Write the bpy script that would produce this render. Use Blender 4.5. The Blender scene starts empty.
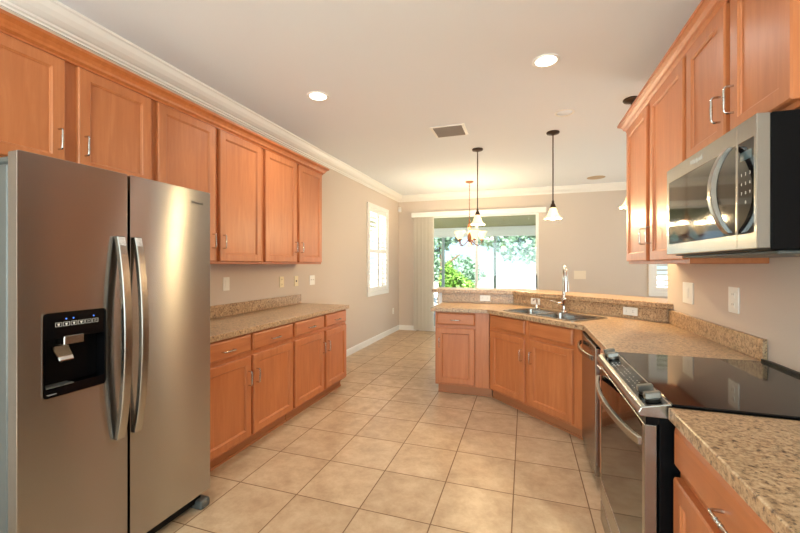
import bpy, bmesh, math, random
from mathutils import Vector, Matrix
from mathutils.geometry import tessellate_polygon
random.seed(7)
C = bpy.context.scene.collection
SC = bpy.context.scene
PI = math.pi

# ------------------------------------------------------------------ camera, world, lights, exposure
CAM_F, CAM_YAW, CAM_H, CAM_Y0 = 376.2, 0.3203, 1.3664, 264.7
cd = bpy.data.cameras.new('camera')
cam = bpy.data.objects.new('camera', cd)
C.objects.link(cam)
cam.location = (0, 0, CAM_H)
cam.rotation_euler = (PI / 2, 0, CAM_YAW)
cd.sensor_fit = 'HORIZONTAL'
cd.sensor_width = 36
cd.lens = 36 * CAM_F / 800
cd.shift_y = -(266.5 - CAM_Y0) / 800
cd.clip_start = 0.02
SC.camera = cam
SC.view_settings.view_transform = 'Standard'
SC.view_settings.look = 'None'
SC.view_settings.gamma = 1
SC.view_settings.use_curve_mapping = False
SC.view_settings.exposure = 0.03
SC.cycles.max_bounces = 10
SC.cycles.diffuse_bounces = 6
SC.cycles.glossy_bounces = 5
SC.cycles.transparent_max_bounces = 12
SC.cycles.sample_clamp_indirect = 8

world = bpy.data.worlds.new('sky')
SC.world = world
world.use_nodes = True
wn = world.node_tree
bg = wn.nodes['Background']
sky = wn.nodes.new('ShaderNodeTexSky')
sky.sky_type = 'HOSEK_WILKIE'
sky.sun_direction = (0.3, -0.6, 0.75)
sky.turbidity = 3.2
sky.ground_albedo = 0.5
wn.links.new(sky.outputs[0], bg.inputs[0])
bg.inputs[1].default_value = 6.0


def lamp(name, kind, loc, energy, col, rot=(0, 0, 0), **kw):
    l = bpy.data.lights.new(name, kind)
    l.energy = energy
    l.color = col
    for k, v in kw.items():
        setattr(l, k, v)
    o = bpy.data.objects.new(name, l)
    C.objects.link(o)
    o.location = loc
    o.rotation_euler = rot
    return o


sun_dir = Vector((-0.3, 0.6, -0.75))
lamp('sun', 'SUN', (0, 0, 12), 22.0, (1, .96, .9), sun_dir.to_track_quat('-Z', 'Y').to_euler(), angle=.01)
# daylight through the openings of the place
lamp('daylight_slider', 'AREA', (-.85, 7.66, 1.15), 6, (.88, .95, 1.0), (-PI / 2, 0, 0), shape='RECTANGLE', size=2.1, size_y=2.0)
lamp('daylight_left_window', 'AREA', (-2.70, 6.33, 1.63), 20, (.95, .98, 1.0), (0, -PI / 2, 0), shape='RECTANGLE', size=1.4, size_y=.9)
lamp('daylight_dining_window', 'AREA', (4.15, 5.4, 1.25), 32, (.66, .84, 1.0), (0, PI / 2, 0), shape='RECTANGLE', size=2.1, size_y=1.3)
lamp('daylight_family_room', 'AREA', (-.7, -2.9, 1.5), 180, (.77, .95, 1.0), (PI / 2 + .55, 0, 0), shape='RECTANGLE', size=3.2, size_y=2.2)

# ------------------------------------------------------------------ materials


def lin(r, g, b):
    f = lambda v: (v / 255 / 12.92) if v / 255 <= .04045 else ((v / 255 + .055) / 1.055) ** 2.4
    return (f(r), f(g), f(b), 1)


class Mat:
    def __init__(self, name, col=(.8, .8, .8, 1), rough=.5, metal=0, **kw):
        self.m = bpy.data.materials.new(name)
        self.m.use_nodes = True
        self.t = self.m.node_tree
        self.p = self.t.nodes['Principled BSDF']
        if len(col) == 3:
            col = (*col, 1)
        self.p.inputs['Base Color'].default_value = col
        self.p.inputs['Roughness'].default_value = rough
        self.p.inputs['Metallic'].default_value = metal
        for k, v in kw.items():
            self.p.inputs[k.replace('_', ' ')].default_value = v

    def n(self, kind, **kw):
        nd = self.t.nodes.new('ShaderNode' + kind)
        for k, v in kw.items():
            if k.startswith('i_'):
                nd.inputs[k[2:].replace('_', ' ')].default_value = v
            else:
                setattr(nd, k, v)
        return nd

    def l(self, a, b):
        self.t.links.new(a, b)

    def coords(self, scale=(1, 1, 1), jitter=False, out='Object'):
        tc = self.n('TexCoord')
        mp = self.n('Mapping')
        mp.inputs['Scale'].default_value = scale
        self.l(tc.outputs[out], mp.inputs['Vector'])
        if jitter:
            oi = self.n('ObjectInfo')
            mu = self.n('Math', operation='MULTIPLY')
            mu.inputs[1].default_value = 37.0
            self.l(oi.outputs['Random'], mu.inputs[0])
            self.l(mu.outputs[0], mp.inputs['Location'])
        return mp.outputs[0]

    def noise(self, vec, scale, detail=3, rough=.5, dist=0):
        nd = self.n('TexNoise', i_Scale=scale, i_Detail=detail, i_Roughness=rough, i_Distortion=dist)
        self.l(vec, nd.inputs['Vector'])
        return nd.outputs['Fac']

    def ramp(self, fac, stops):
        nd = self.n('ValToRGB')
        el = nd.color_ramp.elements
        while len(el) < len(stops):
            el.new(.5)
        for e, (pos, c) in zip(el, stops):
            e.position = pos
            e.color = c if len(c) == 4 else (*c, 1)
        self.l(fac, nd.inputs[0])
        return nd.outputs[0]

    def mix(self, a, b, fac, mode='MIX'):
        nd = self.n('Mix', data_type='RGBA', blend_type=mode)
        for s, v in ((nd.inputs[0], fac), (nd.inputs[6], a), (nd.inputs[7], b)):
            if hasattr(v, 'is_linked'):
                self.l(v, s)
            else:
                s.default_value = v
        return nd.outputs[2]

    def bump(self, height, strength=.1, dist=.01):
        nd = self.n('Bump', i_Strength=strength, i_Distance=dist)
        self.l(height, nd.inputs['Height'])
        self.l(nd.outputs[0], self.p.inputs['Normal'])

    def base(self, out):
        self.l(out, self.p.inputs['Base Color'])


def wood(name, horizontal=False):
    m = Mat(name, rough=.40)
    sc = (1.2, 14, 14) if horizontal else (14, 14, 1.2)
    v = m.coords(sc, True)
    a = m.ramp(m.noise(v, 2.2, 5, .6, .6), [(.25, lin(178, 105, 60)), (.55, lin(189, 116, 69)), (.8, lin(199, 128, 81))])
    v2 = m.coords((2.5, 2.5, .9), True)
    b = m.ramp(m.noise(v2, 2.0, 3), [(.3, (.86, .82, .78)), (.7, (1.06, 1.06, 1.06))])
    m.base(m.mix(a, b, .7, 'MULTIPLY'))
    m.p.inputs['Coat Weight'].default_value = .16
    m.p.inputs['Coat Roughness'].default_value = .28
    return m


WOOD = wood('maple_wood')
WOODH = wood('maple_wood_cross', True)
WOODT = Mat('toe_kick_wood', lin(172, 112, 72), .5)

GR = Mat('granite_laminate', rough=.3)
v = GR.coords((1, 1, 1))
n1 = GR.noise(v, 68, 4, .68, .25)
n2 = GR.noise(v, 85, 3, .6)
n3 = GR.noise(v, 28, 3, .6, .5)
c1 = GR.ramp(n1, [(.31, lin(84, 62, 46)), (.42, lin(158, 127, 97)), (.52, lin(188, 157, 122)), (.72, lin(208, 183, 150))])
c2 = GR.ramp(n2, [(.33, lin(78, 54, 40)), (.41, (1, 1, 1, 1))])
c3 = GR.ramp(n3, [(.35, (.84, .82, .79)), (.6, (1.04, 1.03, 1.02))])
GR.base(GR.mix(GR.mix(c1, c2, .75, 'MULTIPLY'), c3, .8, 'MULTIPLY'))

WALL = Mat('wall_paint', lin(207, 194, 181), .85)
WALL.bump(WALL.noise(WALL.coords(), 90, 3), .08, .004)
CEIL = Mat('ceiling_paint', lin(231, 235, 239), .9)
CEIL.bump(CEIL.noise(CEIL.coords(), 60, 3), .1, .004)
TRIM = Mat('white_trim_paint', lin(238, 236, 230), .4)
WHITE = Mat('white_plastic', lin(236, 234, 226), .35)
ALMOND = Mat('almond_plastic', lin(232, 218, 178), .35)
SLOT = Mat('dark_slot', lin(70, 62, 55), .6)

TILE = Mat('floor_tile', rough=.33)
TX0, TY0, TS = -1.696, 1.929, .408
tc = TILE.n('TexCoord')
sx = TILE.n('SeparateXYZ')
TILE.l(tc.outputs['Object'], sx.inputs[0])


def mth(m, op, a, b=None, c=None):
    nd = m.n('Math', operation=op)
    for i, q in enumerate((a, b, c)):
        if q is None:
            continue
        if hasattr(q, 'is_linked'):
            m.l(q, nd.inputs[i])
        else:
            nd.inputs[i].default_value = q
    return nd.outputs[0]


def cell(axis, o):
    t = mth(TILE, 'DIVIDE', mth(TILE, 'SUBTRACT', axis, o), TS)
    fl = mth(TILE, 'FLOOR', t)
    fr = mth(TILE, 'SUBTRACT', t, fl)
    return fl, mth(TILE, 'MINIMUM', fr, mth(TILE, 'SUBTRACT', 1.0, fr))


fx, dx = cell(sx.outputs[0], TX0)
fy, dy = cell(sx.outputs[1], TY0)
edge = mth(TILE, 'MINIMUM', dx, dy)
grout = TILE.n('MapRange')
grout.inputs['From Min'].default_value = .0055
grout.inputs['From Max'].default_value = .0105
TILE.l(edge, grout.inputs['Value'])
cx_ = TILE.n('CombineXYZ')
TILE.l(fx, cx_.inputs[0])
TILE.l(fy, cx_.inputs[1])
wn_ = TILE.n('TexWhiteNoise', noise_dimensions='3D')
TILE.l(cx_.outputs[0], wn_.inputs['Vector'])
off = TILE.n('VectorMath', operation='SCALE')
TILE.l(wn_.outputs['Color'], off.inputs[0])
off.inputs['Scale'].default_value = 9
add = TILE.n('VectorMath', operation='ADD')
TILE.l(tc.outputs['Object'], add.inputs[0])
TILE.l(off.outputs[0], add.inputs[1])
ta = TILE.ramp(TILE.noise(add.outputs[0], 7.5, 9, .7, .15), [(.3, lin(168, 139, 109)), (.5, lin(190, 162, 130)), (.7, lin(207, 183, 152))])
tb = TILE.ramp(wn_.outputs['Value'], [(0, (.93, .92, .91)), (1, (1.05, 1.05, 1.05))])
tcol = TILE.mix(ta, tb, 1.0, 'MULTIPLY')
TILE.base(TILE.mix(lin(120, 90, 62), tcol, grout.outputs[0]))
TILE.bump(grout.outputs[0], .35, .003)
rr = TILE.n('MapRange')
rr.inputs['To Min'].default_value = .8
rr.inputs['To Max'].default_value = .32
TILE.l(grout.outputs[0], rr.inputs['Value'])
TILE.l(rr.outputs[0], TILE.p.inputs['Roughness'])


def steel(name, col, rough, aniso=0.0, rot=.25):
    m = Mat(name, col, rough, 1.0)
    if aniso:
        m.p.inputs['Anisotropic'].default_value = aniso
        m.p.inputs['Anisotropic Rotation'].default_value = rot
        tg = m.n('Tangent', direction_type='RADIAL', axis='Z')
        m.l(tg.outputs[0], m.p.inputs['Tangent'])
    return m


STEEL = steel('brushed_stainless_steel', (.39, .37, .35), .25, 1.0, .25)
STEELP = steel('satin_steel', (.37, .355, .33), .26)
KNOB = Mat('satin_knob', lin(128, 126, 120), .3, 1.0)
NICKEL = steel('brushed_nickel', (.55, .53, .49), .2)
CHROME = steel('chrome', (.75, .75, .75), .10)
GREYM = Mat('grey_coated_metal', lin(92, 94, 91), .45, .3)
FRIDGE_PANEL = Mat('dispenser_black', (.003, .003, .0035), .12, Specular_IOR_Level=.2)
BLACK = Mat('black_plastic', (.003, .003, .0035), .3, Specular_IOR_Level=.12)
BGLASS = Mat('black_glass', (.004, .004, .005), .05, Specular_IOR_Level=.32)
BRONZE = Mat('dark_bronze', lin(74, 56, 44), .4, .7)
CROWNW = wood('crown_wood', True)
for e, c in zip([n for n in CROWNW.t.nodes if n.type == 'VALTORGB'][0].color_ramp.elements, ((176, 98, 48), (190, 110, 58), (198, 120, 68))):
    e.color = lin(*c)
COPPER = Mat('antique_copper', lin(150, 98, 66), .35, .8)
VENTM = Mat('vent_grey', lin(150, 145, 138), .5)
GRILLE = Mat('speaker_grille', lin(190, 168, 142), .8)
MARK = Mat('printed_marks', lin(205, 205, 200), .5)
BLIND = Mat('blind_vane', lin(236, 230, 220), .7)
_tr = BLIND.n('BsdfTranslucent')
_tr.inputs[0].default_value = lin(236, 230, 220)
_mx = BLIND.n('MixShader')
_mx.inputs[0].default_value = .5
BLIND.l(BLIND.p.outputs[0], _mx.inputs[1])
BLIND.l(_tr.outputs[0], _mx.inputs[2])
BLIND.l(_mx.outputs[0], BLIND.t.nodes['Material Output'].inputs[0])
BLUELED = Mat('blue_indicator', (.02, .08, .6), .4)
BLUELED.p.inputs['Emission Color'].default_value = (.08, .25, 1, 1)
BLUELED.p.inputs['Emission Strength'].default_value = 1.6


def shade_mat(name, col, st):
    m = Mat(name, (.9, .82, .68, 1), .45)
    m.p.inputs['Emission Color'].default_value = (*col, 1)
    lw = m.n('LayerWeight', i_Blend=.35)
    mr = m.n('MapRange')
    mr.inputs['To Min'].default_value = st
    mr.inputs['To Max'].default_value = st * .45
    m.l(lw.outputs['Facing'], mr.inputs['Value'])
    m.l(mr.outputs[0], m.p.inputs['Emission Strength'])
    return m


SHADE = shade_mat('lit_alabaster_glass', (1.0, .70, .34), 1.15)
DISC = Mat('lit_downlight_lens', (1, 1, 1, 1), .4)
DISC.p.inputs['Emission Color'].default_value = (1, .93, .82, 1)
DISC.p.inputs['Emission Strength'].default_value = 6
LENS = Mat('unlit_lens', lin(236, 242, 246), .3)

GLASS = bpy.data.materials.new('window_glass')
GLASS.use_nodes = True
gt = GLASS.node_tree
for nd in list(gt.nodes):
    gt.nodes.remove(nd)
go = gt.nodes.new('ShaderNodeOutputMaterial')
gm = gt.nodes.new('ShaderNodeMixShader')
gr_ = gt.nodes.new('ShaderNodeBsdfTransparent')
gg = gt.nodes.new('ShaderNodeBsdfGlossy')
gg.inputs['Roughness'].default_value = .02
gl_ = gt.nodes.new('ShaderNodeLayerWeight')
gl_.inputs['Blend'].default_value = .5
gpw = gt.nodes.new('ShaderNodeMath')
gpw.operation = 'POWER'
gpw.inputs[1].default_value = 4.0
gt.links.new(gl_.outputs['Facing'], gpw.inputs[0])
gf = gt.nodes.new('ShaderNodeMath')
gf.operation = 'MULTIPLY_ADD'
gf.inputs[1].default_value = .5
gf.inputs[2].default_value = .03
gt.links.new(gpw.outputs[0], gf.inputs[0])
gr_.inputs[0].default_value = (.95, .98, .97, 1)
gt.links.new(gf.outputs[0], gm.inputs[0])
gt.links.new(gr_.outputs[0], gm.inputs[1])
gt.links.new(gg.outputs[0], gm.inputs[2])
gt.links.new(gm.outputs[0], go.inputs[0])


class _G:
    m = GLASS


GLASSM = _G()


def leafmat(name, a, b, rough=.5):
    m = Mat(name, rough=rough)
    m.base(m.ramp(m.noise(m.coords(), 3.0, 4), [(.3, a), (.7, b)]))
    m.p.inputs['Subsurface Weight'].default_value = 0
    return m


LEAF1 = leafmat('bright_leaves', lin(72, 120, 40), lin(140, 180, 80))
LEAF2 = leafmat('grey_green_leaves', lin(92, 128, 104), lin(150, 178, 150))
BARK = Mat('bark', lin(110, 92, 76), .9)
GROUND = Mat('pale_ground', lin(226, 222, 210), .9)
GROUND.base(GROUND.ramp(GROUND.noise(GROUND.coords(), .6, 4), [(.4, lin(215, 212, 198)), (.6, lin(238, 236, 228))]))
SLAB = Mat('patio_concrete', lin(200, 194, 182), .85)
SOFFIT = Mat('patio_soffit', lin(150, 146, 96), .8)
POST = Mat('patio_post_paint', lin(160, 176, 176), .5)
PAINT = Mat('patio_white_paint', lin(232, 236, 238), .6)

# ------------------------------------------------------------------ mesh helpers
ORIG = {}


class M:
    """collects geometry, build() links it as one mesh object"""

    def __init__(self):
        self.v, self.f, self.s = [], [], []

    def add(self, vs, fs, smooth=False):
        k = len(self.v)
        self.v += [tuple(p) for p in vs]
        for q in fs:
            self.f.append([k + i for i in q])
            self.s.append(smooth)
        return self

    def box(self, x0, x1, y0, y1, z0, z1):
        x0, x1 = sorted((x0, x1)); y0, y1 = sorted((y0, y1)); z0, z1 = sorted((z0, z1))
        vs = [(x, y, z) for z in (z0, z1) for y in (y0, y1) for x in (x0, x1)]
        return self.add(vs, [(0, 2, 3, 1), (4, 5, 7, 6), (0, 1, 5, 4), (2, 6, 7, 3), (0, 4, 6, 2), (1, 3, 7, 5)])

    def plate(self, outer, holes, fmap, a, b):
        """2D polygon with holes, extruded from a to b; fmap(u, v, t) gives a 3D point"""
        loops = [outer] + list(holes)
        pts = [p for l in loops for p in l]
        tris = tessellate_polygon([[Vector((p[0], p[1], 0)) for p in l] for l in loops])
        n = len(pts)
        vs = [fmap(p[0], p[1], a) for p in pts] + [fmap(p[0], p[1], b) for p in pts]
        fs = [tuple(t) for t in tris] + [tuple(n + i for i in reversed(t)) for t in tris]
        k = 0
        for l in loops:
            m = len(l)
            for i in range(m):
                j = (i + 1) % m
                fs.append((k + i, k + j, n + k + j, n + k + i))
            k += m
        return self.add(vs, fs)

    def prism(self, poly, z0, z1, holes=()):
        return self.plate(poly, holes, lambda u, v, t: (u, v, t), z0, z1)

    def lathe(self, prof, c, seg=28, wave=None):
        vs, fs = [], []
        n = len(prof)
        for i in range(seg):
            a = 2 * PI * i / seg
            for j, (r, z) in enumerate(prof):
                rr_ = r
                zz = z
                if wave:
                    rr_, zz = wave(a, j, r, z)
                vs.append((c[0] + rr_ * math.cos(a), c[1] + rr_ * math.sin(a), c[2] + zz))
        for i in range(seg):
            i2 = (i + 1) % seg
            for j in range(n - 1):
                fs.append((i * n + j, i2 * n + j, i2 * n + j + 1, i * n + j + 1))
        return self.add(vs, fs, True)

    def cyl(self, p0, p1, r, r1=None, seg=16):
        return self.tube([p0, p1], r, seg, r1)

    def tube(self, pts, r, seg=8, r1=None):
        pts = [Vector(p) for p in pts]
        n = len(pts)
        t0 = (pts[1] - pts[0]).normalized()
        up = Vector((0, 0, 1)) if abs(t0.z) < .9 else Vector((1, 0, 0))
        u = t0.cross(up).normalized()
        vs = []
        for i, p in enumerate(pts):
            a = pts[max(i - 1, 0)]
            b = pts[min(i + 1, n - 1)]
            t = (b - a).normalized()
            u = (u - t * u.dot(t)).normalized()
            w = t.cross(u)
            rad = r if r1 is None else r + (r1 - r) * i / (n - 1)
            for k in range(seg):
                an = 2 * PI * k / seg
                vs.append(p + (u * math.cos(an) + w * math.sin(an)) * rad)
        fs = []
        for i in range(n - 1):
            for k in range(seg):
                k2 = (k + 1) % seg
                fs.append((i * seg + k, i * seg + k2, (i + 1) * seg + k2, (i + 1) * seg + k))
        self.add(vs, fs, True)
        self.add(vs[:seg], [tuple(reversed(range(seg)))])
        self.add(vs[-seg:], [tuple(range(seg))])
        return self

    def sweep(self, path, prof, side=1):
        """profile (offset, z) along a mitred 2D path; offset to the left of travel when side=1"""
        P = [Vector(p) for p in path]
        n = len(P)
        dirs = [(P[i + 1] - P[i]).normalized() for i in range(n - 1)]
        nor = [Vector((-d.y, d.x)) * side for d in dirs]
        vs = []
        m = len(prof)
        for i in range(n):
            if i == 0:
                k = nor[0]
            elif i == n - 1:
                k = nor[-1]
            else:
                k = (nor[i - 1] + nor[i])
                k = k / (k.dot(nor[i]))
            for o, z in prof:
                q = P[i] + k * o
                vs.append((q.x, q.y, z))
        fs = []
        for i in range(n - 1):
            for j in range(m):
                j2 = (j + 1) % m
                fs.append((i * m + j, i * m + j2, (i + 1) * m + j2, (i + 1) * m + j))
        fs.append(tuple(range(m)))
        fs.append(tuple((n - 1) * m + j for j in reversed(range(m))))
        return self.add(vs, fs)

    def tf(self, mat):
        self.v = [tuple(mat @ Vector(p)) for p in self.v]
        return self

    def build(self, name, mat, parent=None, bevel=0, seg=1, kind=None, label=None, smooth=None):
        me = bpy.data.meshes.new(name)
        o = Vector((0, 0, 0))
        if parent is not None:
            o = ORIG.get(parent.name, o)
        me.from_pydata([tuple(Vector(p) - o) for p in self.v], [], self.f)
        sm = self.s if smooth is None else [smooth] * len(self.f)
        me.polygons.foreach_set('use_smooth', sm)
        bm = bmesh.new()
        bm.from_mesh(me)
        bmesh.ops.recalc_face_normals(bm, faces=bm.faces)
        if bevel:
            bmesh.ops.remove_doubles(bm, verts=bm.verts, dist=1e-6)
            es = [e for e in bm.edges if len(e.link_faces) == 2 and e.calc_face_angle(0) > .6]
            bmesh.ops.bevel(bm, geom=es, offset=bevel, segments=seg, affect='EDGES', profile=.5, clamp_overlap=True)
        bm.to_mesh(me)
        bm.free()
        me.materials.append(mat.m)
        ob = bpy.data.objects.new(name, me)
        C.objects.link(ob)
        if parent is not None:
            ob.parent = parent
            if parent.name in ORIG:
                ORIG[ob.name] = ORIG[parent.name]
        if kind:
            ob['kind'] = kind
        if label:
            ob['label'] = label
        return ob


def thing(name, label, cat, loc=(0, 0, 0), rotz=0, group=None, world=True):
    o = bpy.data.objects.new(name, None)
    C.objects.link(o)
    o.empty_display_size = .05
    o.location = loc
    o.rotation_euler = (0, 0, rotz)
    o['label'] = label
    o['category'] = cat
    if group:
        o['group'] = group
    if world and rotz == 0:
        ORIG[o.name] = Vector(loc)
    return o


def tag(o, label, cat, group=None):
    o['label'] = label
    o['category'] = cat
    if group:
        o['group'] = group
    return o


def rect(x0, x1, y0, y1):
    return [(x0, y0), (x1, y0), (x1, y1), (x0, y1)]


def rrect(x0, x1, y0, y1, r, n=4):
    out = []
    for cx, cy, a0 in ((x1 - r, y1 - r, 0), (x0 + r, y1 - r, 90), (x0 + r, y0 + r, 180), (x1 - r, y0 + r, 270)):
        for i in range(n + 1):
            a = math.radians(a0 + 90 * i / n)
            out.append((cx + r * math.cos(a), cy + r * math.sin(a)))
    return out


XZ = lambda u, v, t: (u, t, v)      # plate standing across Y
YZ = lambda u, v, t: (t, u, v)      # plate standing across X


def text_mesh(txt, size, mapf, extrude=.0006):
    """printed lettering as flat mesh; mapf(x, y, z) gives a 3D point"""
    cu = bpy.data.curves.new('t', 'FONT')
    cu.body = txt
    cu.size = size
    cu.extrude = extrude
    cu.align_x = 'CENTER'
    cu.align_y = 'CENTER'
    cu.resolution_u = 3
    ob = bpy.data.objects.new('t', cu)
    C.objects.link(ob)
    dg = bpy.context.evaluated_depsgraph_get()
    dg.update()
    me = ob.evaluated_get(dg).to_mesh()
    m = M()
    m.add([mapf(*p.co) for p in me.vertices], [tuple(p.vertices) for p in me.polygons])
    ob.evaluated_get(dg).to_mesh_clear()
    bpy.data.objects.remove(ob)
    bpy.data.curves.remove(cu)
    return m


# ------------------------------------------------------------------ the room shell
XL, XR, YB, ZC = -2.523, 1.075, 7.52, 2.80
XD = 4.30          # dining side wall
YF = -3.0          # family room side
M().box(XL - .15, XD + .15, YF - .15, YB + .15, -.08, 0).build('floor', TILE, kind='structure')
M().box(XL - .15, XD + .15, YF - .15, YB + .15, ZC, ZC + .1).build('ceiling', CEIL, kind='structure')
WL = (5.90, 6.76, .90, 2.35)       # left window hole (Y0, Y1, z0, z1)
M().plate(rect(YF - .15, YB + .15, 0, ZC), [rect(*WL)], YZ, XL - .15, XL).build('wall_left', WALL, kind='structure')
SLD = (-2.08, .25, 0, 2.40)        # sliding door hole (X0, X1, z0, z1)
W2 = (2.10, 3.15, .90, 2.35)
outer = [(XL, 0), (SLD[0], 0), (SLD[0], SLD[3]), (SLD[1], SLD[3]), (SLD[1], 0), (XD, 0), (XD, ZC), (XL, ZC)]
M().plate(outer, [rect(*W2)], XZ, YB, YB + .15).build('wall_back', WALL, kind='structure')
M().box(XR, XR + .13, YF, 3.50, 0, ZC).build('wall_right', WALL, kind='structure')
WDN = (4.6, 6.2, .12, 2.35)
M().plate(rect(1.6, YB + .15, 0, ZC), [rect(*WDN)], YZ, XD, XD + .15).build('wall_dining', WALL, kind='structure')
M().box(XR + .13, XD + .15, 1.45, 1.6, 0, ZC).build('wall_dining_near', WALL, kind='structure')
WFR = (-2.3, .9, .4, 2.6)
M().plate(rect(XL, XR, 0, ZC), [rect(*WFR)], XZ, YF - .15, YF).build('wall_family', WALL, kind='structure')

crown = [(0, ZC), (.115, ZC), (.115, ZC - .014), (.104, ZC - .020), (.098, ZC - .030), (.088, ZC - .048), (.066, ZC - .072),
         (.040, ZC - .088), (.026, ZC - .092), (.024, ZC - .104), (.012, ZC - .110), (.012, ZC - .120), (0, ZC - .120)]
M().sweep([(XD, YB), (XL, YB), (XL, YF)], crown, 1).build('trim_1', TRIM, kind='structure')
bb = [(0, 0), (.014, 0), (.014, .085), (.008, .1), (0, .1)]
M().sweep([(XL, 3.90), (XL, YB), (SLD[0] - .06, YB)], bb, -1).build('baseboard_left', TRIM, kind='structure')
M().sweep([(SLD[1] + .07, YB), (XD, YB)], bb, -1).build('baseboard_back', TRIM, kind='structure')


# windows: frame and pane
def window(name, hole, plane, a, depth, mull=True):
    u0, u1, v0, v1 = hole
    fm = YZ if plane == 'x' else XZ
    t = .045
    holes = [rect(u0 + t, u1 - t, v0 + t, (v0 + v1) / 2 - t / 2), rect(u0 + t, u1 - t, (v0 + v1) / 2 + t / 2, v1 - t)]
    f = M().plate(rect(u0, u1, v0, v1), holes, fm, a, a + depth).build(name, TRIM, kind='structure')
    M().plate(rect(u0 + t * .5, u1 - t * .5, v0 + t * .5, v1 - t * .5), [], fm, a + depth * .45, a + depth * .55).build('window_pane', GLASSM, f)
    return f


window('window_1', WL, 'x', XL - .13, .05)
window('window_2', W2, 'y', YB + .08, .05)
window('window_3', WDN, 'x', XD + .08, .05)
window('window_4', WFR, 'y', YF - .13, .05)

# sliding door: frame, two sashes with panes
d1 = M()
d1.plate([(SLD[0], 0), (SLD[0] + .02, 0), (SLD[0] + .02, SLD[3] - .03), (SLD[1] - .02, SLD[3] - .03), (SLD[1] - .02, 0), (SLD[1], 0),
          (SLD[1], SLD[3]), (SLD[0], SLD[3])], [], XZ, YB + .02, YB + .13)
d1.box(SLD[0] + .02, SLD[1] - .02, YB + .02, YB + .13, 0, .03)
door1 = d1.build('door_1', TRIM, kind='structure')
xm = -.914
for i, (x0, x1, y) in enumerate(((SLD[0] + .02, xm + .03, YB + .04), (xm - .03, SLD[1] - .02, YB + .085))):
    hole = rect(x0 + .032, x1 - .032, .10, SLD[3] - .075)
    s = M().plate(rect(x0, x1, .03, SLD[3] - .03), [hole], XZ, y, y + .035).build('door_sash', TRIM, door1)
    M().plate(rect(x0 + .02, x1 - .02, .08, SLD[3] - .06), [], XZ, y + .014, y + .02).build('door_pane', GLASSM, s)
    if i == 1:
        M().box(x1 - .03, x1 - .012, y - .03, y, .92, 1.18).build('door_handle', BLACK, s, bevel=.004)


# ------------------------------------------------------------------ outside the slider
M().box(XL - 4, XD + 4, YB + .16, 10.3, -.12, -.02).build('patio_slab', SLAB, kind='structure')
M().box(-40, 40, -30, 60, -.3, -.12).build('ground_outside', GROUND, kind='structure')
M().box(-6, 6, YB + .16, 10.1, 2.36, 2.46).build('patio_soffit', SOFFIT, kind='structure')
M().box(-6, 6, 10.1, 10.28, 2.12, 2.46).build('patio_beam', PAINT, kind='structure')
g = 'posts of the patio screen'
for x, lb in ((-2.13, 'white patio post beside the bright green shrub, left of the glass'), (-.745, 'slim white patio post in the middle of the right glass panel')):
    p = M().box(x - .035, x + .035, 10.15, 10.23, -.02, 2.12).build('patio_post', POST, bevel=.004)
    tag(p, lb, 'post', g)


def leaves(m, blobs, n, size):
    for _ in range(n):
        bx_, by_, bz_, rx, ry, rz = random.choice(blobs)
        d = Vector((random.gauss(0, 1), random.gauss(0, 1), random.gauss(0, 1))).normalized() * random.uniform(.35, 1) ** .5
        c = Vector((bx_ + d.x * rx, by_ + d.y * ry, bz_ + d.z * rz))
        a = Vector((random.gauss(0, 1), random.gauss(0, 1), random.gauss(0, .6))).normalized()
        b = a.cross(Vector((random.gauss(0, 1), random.gauss(0, 1), random.gauss(0, 1)))).normalized()
        L = size * random.uniform(.7, 1.4)
        w = L * .34
        k = c + a * L * .5 + a.cross(b) * L * .08
        m.add([c, k - b * w, c + a * L, k + b * w], [(0, 1, 2), (0, 2, 3)])
    return m


def plant(name, label, cat, loc, trunk_pts, r, blobs, n, size, mat):
    t = thing(name, label, cat, loc)
    m = M()
    for tp in trunk_pts:
        m.tube(tp, r, 7, r * .4)
    m.build('trunk', BARK, t)
    leaves(M(), blobs, n, size).build('foliage', mat, t)
    return t


plant('shrub', 'bright green leafy shrub outside the left glass panel of the slider', 'shrub', (-2.0, 12.3, -.12),
      [[(-2.0, 12.3, -.12), (-2.2, 12.3, .5), (-2.5, 12.3, 1.0)], [(-2.0, 12.3, -.12), (-1.7, 12.3, .7)]], .05,
      [(-2.38, 12.3, .75, .28, .4, .7), (-2.05, 12.3, .55, .35, .4, .55), (-1.72, 12.3, .35, .25, .4, .45)], 2200, .13, LEAF1)
plant('tree', 'tree with low hanging grey-green branches outside the right glass panel', 'tree', (2.0, 15.5, -.12),
      [[(2.0, 15.5, -.12), (1.9, 15.5, 1.5), (1.5, 15.4, 3.2)], [(1.9, 15.5, 1.6), (.6, 15.3, 2.4), (-.8, 15.2, 2.6)], [(1.9, 15.5, 1.8), (.8, 15.3, 2.0), (-.2, 15.2, 1.9)]], .14,
      [(-1.0, 15, 2.4, .8, .7, .5), (-.2, 15, 2.1, .8, .7, .65), (.7, 15, 2.0, .9, .7, .7), (1.5, 15.3, 2.6, 1.2, .9, 1.0), (.2, 15.2, 3.0, 1.2, .8, .6)], 2500, .19, LEAF2)
plant('tree', 'thin bluish tree beyond the patio post at the left of the slider', 'tree', (-3.1, 14.0, -.12),
      [[(-3.1, 14, -.12), (-3.0, 14, 1.4), (-3.15, 14, 2.9)], [(-3.05, 14, 1.2), (-2.3, 14, 1.75)]], .07,
      [(-3.2, 14, 2.3, .5, .5, .6), (-2.7, 14, 2.5, .5, .5, .35), (-3.3, 14, 1.3, .25, .4, .6)], 1100, .17, LEAF2)
plant('shrub', 'distant pale green bush between the shrub and the door mullion', 'shrub', (-3.2, 20, -.12),
      [[(-3.2, 20, -.12), (-3.1, 20, 1.0)]], .08, [(-3.3, 20, 1.2, .9, .7, .7), (-2.6, 20, .9, .6, .7, .5)], 900, .2, LEAF2)

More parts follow.
